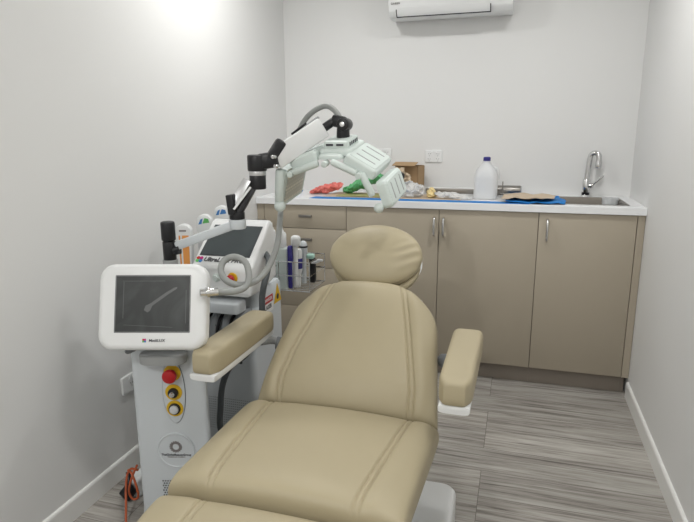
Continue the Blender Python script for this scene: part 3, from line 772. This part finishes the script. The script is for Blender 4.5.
# stickers on the right side
SR = lambda y, z, x=.1225: basis((0, 1, 0), (0, 0, 1), (1, 0, 0), (x, y, z))
st = obj('warning_sticker', prism(nb(), rrect(.105, .075, .004, 3), .0008), 'white', lm); st.matrix_local = SR(.150, .650)
o = obj('red_band', prism(nb(), rrect(.100, .032, .002, 3, 0, .020), .0014), 'red', st)
o = obj('sticker_lettering', text_bm('DANGER', .020, .0004), 'white', st); o.location = (0, .020, .0016)
o = obj('sticker_text', text_bm('LASER', .026, .0004), 'ink', st); o.location = (0, -.014, .0012)
yt = obj('laser_warning_triangle', prism(nb(), [(-.040, -.040), (.040, -.040), (.0, .045)], .0012), 'yellow', lm); yt.matrix_local = SR(.252, .672)
b = nb(); 
for k in range(8): box(b, (.0, -.014, .0016), (.026, .0025, .0006), rot=Matrix.Rotation(k*PI/8, 3, 'Z'))
obj('warning_symbol', b, 'ink', yt)
# side hose from the console hanging down past the grille
hz = [(-.985, 2.11, .880), (-.955, 2.070, .868), (-.935, 2.020, .848), (-.928, 1.985, .820), (-0.930, 1.965, 0.789), (-0.938, 1.960, 0.737), (-0.939, 1.955, 0.681), (-0.958, 1.950, 0.585), (-1.011, 1.940, 0.499), (-1.065, 1.91, .455), (-1.094, 1.89, 0.38), (-1.104, 1.88, 0.284), (-1.11, 1.88, 0.192), (-1.09, 1.90, .12), (-1.06, 2.01, .10)]
b = tube(nb(), [V(p)-V((-1.125, 2.0, 0)) for p in hz], .0125, 12, 8); obj('laser_hose', b, 'dgrey', lm)

# bottle rack on the right rear of the laser machine
b = nb()
def wire_loop(b, x0, x1, y0, y1, z, r=.002): tube(b, [(x0, y0, z), (x1, y0, z), (x1, y1, z), (x0, y1, z), (x0, y0, z)], r, 6, 0)
RX0, RX1, RY0, RY1 = .030, .250, .325, .535
for z in (.665, .735, .80): wire_loop(b, RX0, RX1, RY0, RY1, z, .0024)
for x in (RX0, .10, .17, RX1):
    for y in (RY0, RY1): tube(b, [(x, y, .662), (x, y, .802)], .0022, 6, 0)
for k in range(8): tube(b, [(RX0, RY0+.015+k*.026, .663), (RX1, RY0+.015+k*.026, .663)], .0018, 6, 0)
for z in (.70, .78): tube(b, [(.09, .30, z), (.09, RY0, z)], .004, 6, 0)
obj('wire_rack', b, 'chrome', lm)

Z0 = .6655
def bottle(name, label, loc, prof, m, cap=None, capm='white', grp=None, extra=None):
    t = thing(name, label, 'bottle', loc, group=grp)
    obj('bottle_body', lathe(nb(), prof, 28), m, t)
    if cap: obj('cap', lathe(nb(), cap, 24), capm, t)
    if extra: extra(t)
    return t
def nozzle(z):
    def f(t): obj('nozzle', lathe(nb(), [(0, z), (.009, z), (.0075, z+.010), (.004, z+.014), (.0028, z+.034), (0, z+.035)], 16), 'white', t)
    return f
pr = [(0, 0), (.024, 0), (.026, .004), (.026, .200), (.022, .222), (.016, .232), (.015, .240), (0, .240)]
bottle('squeeze_bottle', 'white squeeze bottle with pointed nozzle, next to the curved grey hose', (-1.078, 2.385, Z0), pr, 'white', [(0, .240), (.017, .240), (.016, .262), (.010, .268), (0, .268)], 'white', 'gel bottles in the side rack', extra=nozzle(.266))
b = nb(); t = thing('squeeze_bottle', 'square pale green bottle with a white cap and nozzle beside the purple wand', 'bottle', (-1.018, 2.362, Z0), group='gel bottles in the side rack')
slab(b, rrect(.060, .044, .010, 5), 0, .195, .012); obj('bottle_body', b, 'offwhite', t)
obj('cap', lathe(nb(), [(0, .194), (.019, .194), (.019, .252), (.014, .262), (0, .262)], 24), 'white', t)
nozzle(.260)(t)
t = thing('purple_handpiece', 'long dark purple wand with white back standing in the side rack', 'handpiece', (-.967, 2.362, Z0+.002))
obj('front_shell', box(nb(), (-.010, -.010, .102), (.020, .030, .20), .008), 'navy', t)
b = box(nb(), (.006, .010, .120), (.024, .026, .235), .010); box(b, (.014, .002, .222), (.044, .034, .052), .014); obj('back_shell', b, 'white', t)
t = thing('blue_band_tube', 'white tube with a wide blue band behind the purple wand', 'tube', (-.964, 2.415, Z0-.004))
obj('tube_body', lathe(nb(), [(0, 0), (.010, 0), (.012, .06), (.019, .08), (.019, .165), (.016, .180), (0, .183)], 24), 'white', t)
obj('blue_band', lathe(nb(), [(.0185, .088), (.0200, .090), (.0200, .135), (.0185, .138)], 24), 'navy', t)
t = thing('grey_handpiece', 'light grey handpiece with ringed top standing in the side rack', 'handpiece', (-.954, 2.460, Z0+.003))
obj('grip', lathe(nb(), [(0, 0), (.012, 0), (.013, .13), (.019, .15), (.019, .185), (.016, .195), (.009, .203), (0, .205)], 24), 'gwhite', t)
obj('ring', lathe(nb(), [(.0185, .172), (.0205, .174), (.0205, .180), (.0185, .182)], 24), 'black', t)
t = thing('black_handpiece', 'black handpiece with pale green top at the rear of the side rack', 'handpiece', (-.925, 2.502, Z0-.003))
obj('grip', box(nb(), (0, 0, .062), (.032, .030, .122), .010), 'black', t)
obj('applicator_head', box(nb(), (-.008, -.006, .130), (.040, .034, .024), .009), 'ltgreen', t)
b = tube(nb(), [(.0, -.01, .10), (.025, -.012, .105), (.040, -.012, .112)], .007, 10, 4); box(b, (.042, -.012, .114), (.030, .014, .012), .004); obj('side_clip', b, 'milky', t)
# three round-topped handpieces at the left
b = box(nb(), (-.187, .205, .775), (.100, .37, .05), .01)
box(b, (-.150, .20, .60), (.05, .06, .40), .01)
obj('handpiece_holder', b, 'gwhite', lm)
for i, (x, y, z) in enumerate(((-1.345, 2.08, .802), (-1.314, 2.20, .802), (-1.300, 2.33, .802))):
    zt = (.196, .222, .245)[i]
    lab = ['white round-topped handpiece with orange sides, nearest the black post', 'white round-topped handpiece with a blue and green emblem, middle of the three', 'white round-topped handpiece with a blue emblem, nearest the upright arm'][i]
    t = thing('round_top_handpiece', lab, 'handpiece', (x, y, z-.002), math.radians(18), group='round-topped handpieces in the holder')
    b = nb(); prism(b, [(.034*math.cos(a), zt-.034+.034*math.sin(a)) for a in [PI*k/20 for k in range(21)]] + [(-.030, .0), (.030, .0)], .045, basis((1, 0, 0), (0, 0, 1), (0, -1, 0), (0, .022, 0)), .006, 2)
    obj('shell', b, 'white', t)
    Fm = basis((1, 0, 0), (0, 0, 1), (0, -1, 0), (0, -.0232, 0))
    if i == 0:
        obj('orange_stripe', prism(nb(), [(-.018, .0), (-.012, .0), (-.012, .150), (-.018, .150)], .001, Fm), 'orange', t)
        obj('orange_panel', prism(nb(), [(.002, .0), (.022, .0), (.024, .150), (-.004, .150), (-.004, .03)], .001, Fm), 'orange', t)
        obj('emblem', prism(nb(), rrect(.030, .007, .002, 3, 0, zt-.026), .001, Fm), 'inkgrey', t)
    else:
        obj('emblem', prism(nb(), [(-.024, zt-.042), (-.010, zt-.040), (-.004, zt-.016), (-.014, zt-.020)], .001, Fm), 'inkblue', t)
        obj('emblem_accent', prism(nb(), [(-.006, zt-.038), (.024, zt-.034), (.020, zt-.018), (.004, zt-.014)], .001, Fm), 'inkgreen' if i == 1 else 'inkblue', t)

# ------------------------------------------------ things on the floor by the machine
t = thing('power_adapter', 'white power adapter with a black plug on the floor by the left wall', 'power adapter', (-1.345, 1.665, 0), math.radians(-15))
obj('adapter_case', bx((-.030, -.045, 0), (.030, .05, .085), .014), 'white', t)
b = box(nb(), (.01, -.07, .040), (.032, .05, .05), .008, rot=Matrix.Rotation(.5, 3, 'X')); cyl(b, (.008, -.06, .05), (-.02, -.04, .10), .009); obj('plug', b, 'black', t)
cd = [(-1.287, 1.580, 0.155), (-1.318, 1.580, 0.154), (-1.330, 1.570, 0.129), (-1.324, 1.550, 0.085), (-1.305, 1.520, 0.046), (-1.283, 1.485, 0.006)]
b = tube(nb(), cd, .0042, 10, 8)
cd2 = [(-1.289, 1.580, 0.175), (-1.314, 1.570, 0.115), (-1.320, 1.560, 0.070), (-1.305, 1.560, 0.044), (-1.282, 1.560, 0.057), (-1.283, 1.560, 0.094), (-1.307, 1.570, 0.141), (-1.331, 1.580, 0.147)]
tube(b, cd2, .0042, 10, 8)
pc = obj('power_cord', b, 'cord', t); pc.matrix_parent_inverse = (Matrix.Translation(t.location) @ Matrix.Rotation(t.rotation_euler.z, 4, 'Z')).inverted(); pc['label'] = 'orange power cord'

# ------------------------------------------------ clutter on the bench
BZ = 1.0
# jug
jg = thing('plastic_jug', 'translucent white plastic jug with a dark blue cap on the bench', 'jug', (-.175, 3.30, BZ))
b = nb(); rings = []
for z, k, r in [(0, .92, .03), (.004, 1, .03), (.05, 1.0, .03), (.118, 1.0, .035), (.145, .93, .04), (.165, .78, .04), (.185, .52, .03), (.198, .34, .02), (.206, .30, .019), (.222, .30, .019)]:
    hw = .064*k; hd = .058*k; rings.append([b.verts.new((x, y, z)) for x, y in rrect(2*hw, 2*hd, min(r, hd*.99, hw*.99), 8)])
for p, q in zip(rings, rings[1:]):
    for k in range(len(p)): b.faces.new((p[k], p[(k+1) % len(p)], q[(k+1) % len(p)], q[k]))
b.faces.new(rings[0][::-1]); b.faces.new(rings[-1]); obj('jug_body', b, 'milky', jg)
obj('cap', lathe(nb(), [(0, .232), (.014, .232), (.0185, .230), (.020, .226), (.020, .210), (.0, .210)], 28), 'navy', jg)
obj('handle', tube(nb(), [(.03, .0, .178), (.056, .0, .165), (.066, .0, .13), (.063, .0, .10)], .008, 10, 6), 'milky', jg)
# protective film strip and paper bag
def sheet(poly, z, th, amp=0, seed=0, cuts=3):
    b = nb(); vs = [b.verts.new((x, y, z)) for x, y in poly]; f = b.faces.new(vs)
    bmesh.ops.triangulate(b, faces=[f]); bmesh.ops.subdivide_edges(b, edges=b.edges[:], cuts=cuts, use_grid_fill=True)
    rnd = random.Random(seed)
    for v in b.verts: v.co.z += rnd.random()*amp
    g = bmesh.ops.extrude_face_region(b, geom=b.faces[:])
    bmesh.ops.translate(b, verts=[v for v in g['geom'] if isinstance(v, bmesh.types.BMVert)], vec=(0, 0, th)); return b
tag(obj('protective_film', sheet([(-1.15, 3.073), (-.10, 3.073), (.06, 3.076), (.05, 3.15), (-1.14, 3.16)], BZ+.0006, .0016), 'blue'), 'long strip of blue protective film along the front edge of the bench', 'film')
tag(obj('cardboard_sheet', sheet([(-1.10, 3.17), (-.30, 3.162), (-.29, 3.40), (-1.08, 3.44)], BZ+.0006, .003), 'kraft'), 'flat brown cardboard sheet lying under the bags on the bench', 'cardboard')
tag(obj('blue_bag', sheet([(-.06, 3.10), (.10, 3.078), (.235, 3.10), (.25, 3.24), (.22, 3.42), (-.06, 3.44)], BZ+.001, .003, .012, 2), 'blue'), 'blue plastic bag lying flat between the jug and the sink', 'bag')
tag(obj('brown_paper', sheet([(-.085, 3.12), (.06, 3.11), (.18, 3.16), (.20, 3.28), (.13, 3.38), (-.06, 3.38)], BZ+.017, .003, .014, 3), 'kraft'), 'crumpled brown paper lying on the blue bag beside the sink', 'paper')
def crumple(bm, amp, seed, sub=3):
    rnd = random.Random(seed)
    from mathutils import noise
    for v in bm.verts:
        d = noise.noise_vector(v.co*22+V((seed, 0, 0)))*amp + noise.noise_vector(v.co*55+V((0, seed, 0)))*amp*.75 + noise.noise_vector(v.co*120+V((0, 0, seed)))*amp*.35
        v.co += d
    return bm
def blob(c, s, amp, seed, rot=None):
    b = nb(); bmesh.ops.create_icosphere(b, subdivisions=5, radius=1)
    R = (rot or Matrix.Identity(3))
    for v in b.verts: v.co = R @ V((v.co.x*s[0], v.co.y*s[1], v.co.z*s[2]))
    crumple(b, amp, seed)
    zmin = min(v.co.z for v in b.verts)
    for v in b.verts: v.co = v.co + V(c) - V((0, 0, 0))
    for v in b.verts:
        if v.co.z < BZ+.0045: v.co.z = BZ+.0045+(v.co.z-BZ)*.02 if v.co.z > BZ-.2 else BZ+.0045
    return b
tag(obj('green_bag', blob((-.89, 3.33, BZ+.070), (.145, .055, .026), .016, 3, Matrix.Rotation(-.38, 3, 'Y')), 'green', smooth=True), 'crumpled green plastic bag on the bench under the light panels', 'bag')
tag(obj('red_bag', blob((-1.14, 3.34, BZ+.030), (.11, .06, .022), .016, 5, Matrix.Rotation(-.25, 3, 'Y')), 'pinkred'), 'crumpled red plastic bag at the left of the bench', 'bag')
tag(obj('olive_sheet', sheet([(-1.02, 3.175), (-.68, 3.17), (-.68, 3.32), (-1.0, 3.34)], BZ+.0045, .003, .003, 8), 'olive'), 'olive paper sheet lying in front of the green bag', 'paper')
tag(obj('clear_bag', blob((-.590, 3.245, BZ+.040), (.080, .050, .042), .022, 7), 'clearbag'), 'crumpled clear plastic bag in front of the cardboard box', 'bag')
# carton
cb = thing('cardboard_box', 'open brown cardboard box against the back wall behind the clear bag', 'box', (-.640, 3.475, BZ+.0045), math.radians(-14))
b = nb()
for c, s in (((0, 0, .004), (.15, .10, .004)), ((-.073, 0, .085), (.004, .10, .16)), ((.073, 0, .085), (.004, .10, .16)), ((0, .048, .085), (.15, .004, .16)), ((0, -.048, .085), (.15, .004, .16))): box(b, c, s)
obj('box_walls', b, 'card', cb, False)
b = box(nb(), (0, -.072, .178), (.148, .055, .003), rot=Matrix.Rotation(.35, 3, 'X')); obj('flap', b, 'card', cb, False)
b = box(nb(), (0, .030, .166), (.148, .045, .003), rot=Matrix.Rotation(-.12, 3, 'X')); obj('flap', b, 'card', cb, False)
# crumpled brown paper with a black roll in front of it
tag(obj('packing_paper', blob((-.690, 3.365, BZ+.080), (.070, .042, .075), .022, 11), 'kraft'), 'crumpled kraft packing paper heaped beside the right light panel', 'paper')
tag(obj('black_roll', cyl(nb(), (-.660, 3.265, BZ+.118), (-.658, 3.295, BZ+.120), .024, bev=.004), 'black'), 'round black roll end poking out of the packing paper', 'roll')
tag(obj('rubber_glove', blob((-.465, 3.235, BZ+.028), (.030, .026, .024), .014, 13), 'cream'), 'crumpled cream rubber glove between clear bag and jug', 'glove')
tag(obj('plastic_wrap', blob((-.345, 3.22, BZ+.018), (.105, .035, .016), .012, 17, Matrix.Rotation(.10, 3, 'Y')), 'clearbag'), 'twisted white plastic wrap lying left of the jug', 'plastic wrap')
t = thing('steel_rail', 'long steel rail lying along the back of the bench behind the jug', 'rail', (-.37, 3.46, BZ+.004))
b = box(nb(), (0, 0, .018), (.33, .030, .030), .004); obj('rail_body', b, 'steel', t)
b = box(nb(), (-.01, -.004, .036), (.29, .022, .006), .002); obj('rail_cover', b, 'white', t)
b = box(nb(), (.158, -.018, .052), (.012, .010, .085), .002); obj('rail_bracket', b, 'steel', t)
t = thing('foil_roll', 'short grey metal tube lying behind the jug on its right', 'tube', (-.045, 3.47, BZ+.032))
b = cyl(nb(), (-.075, 0, 0), (.06, 0, 0), .029, bev=.003); obj('tube_body', b, 'steel', t)
obj('end_band', cyl(nb(), (.045, 0, 0), (.064, 0, 0), .0285, bev=.002), 'grey', t)
t = thing('dark_bracket', 'thin dark metal bracket standing right of the jug', 'bracket', (-.085, 3.36, BZ+.017))
b = box(nb(), (0, 0, .038), (.006, .012, .075), .002); box(b, (.03, 0, .006), (.085, .018, .006), .002); obj('bracket_body', b, 'steel', t)
# glass cup in the sink
t = thing('plastic_cup', 'clear plastic cup standing at the right end of the sink', 'cup', (.487, 3.40, .855))
obj('cup_body', lathe(nb(), [(0, .0), (.030, .0), (.044, .155), (.042, .155), (.0285, .003), (0, .003)], 32), 'clear', t)
# small blue item left end of bench
tag(obj('blue_cloth', blob((-1.34, 3.36, BZ+.014), (.040, .03, .012), .008, 21), 'blue'), 'small folded blue cloth at the far left end of the bench', 'cloth')
# tidy stray datablocks
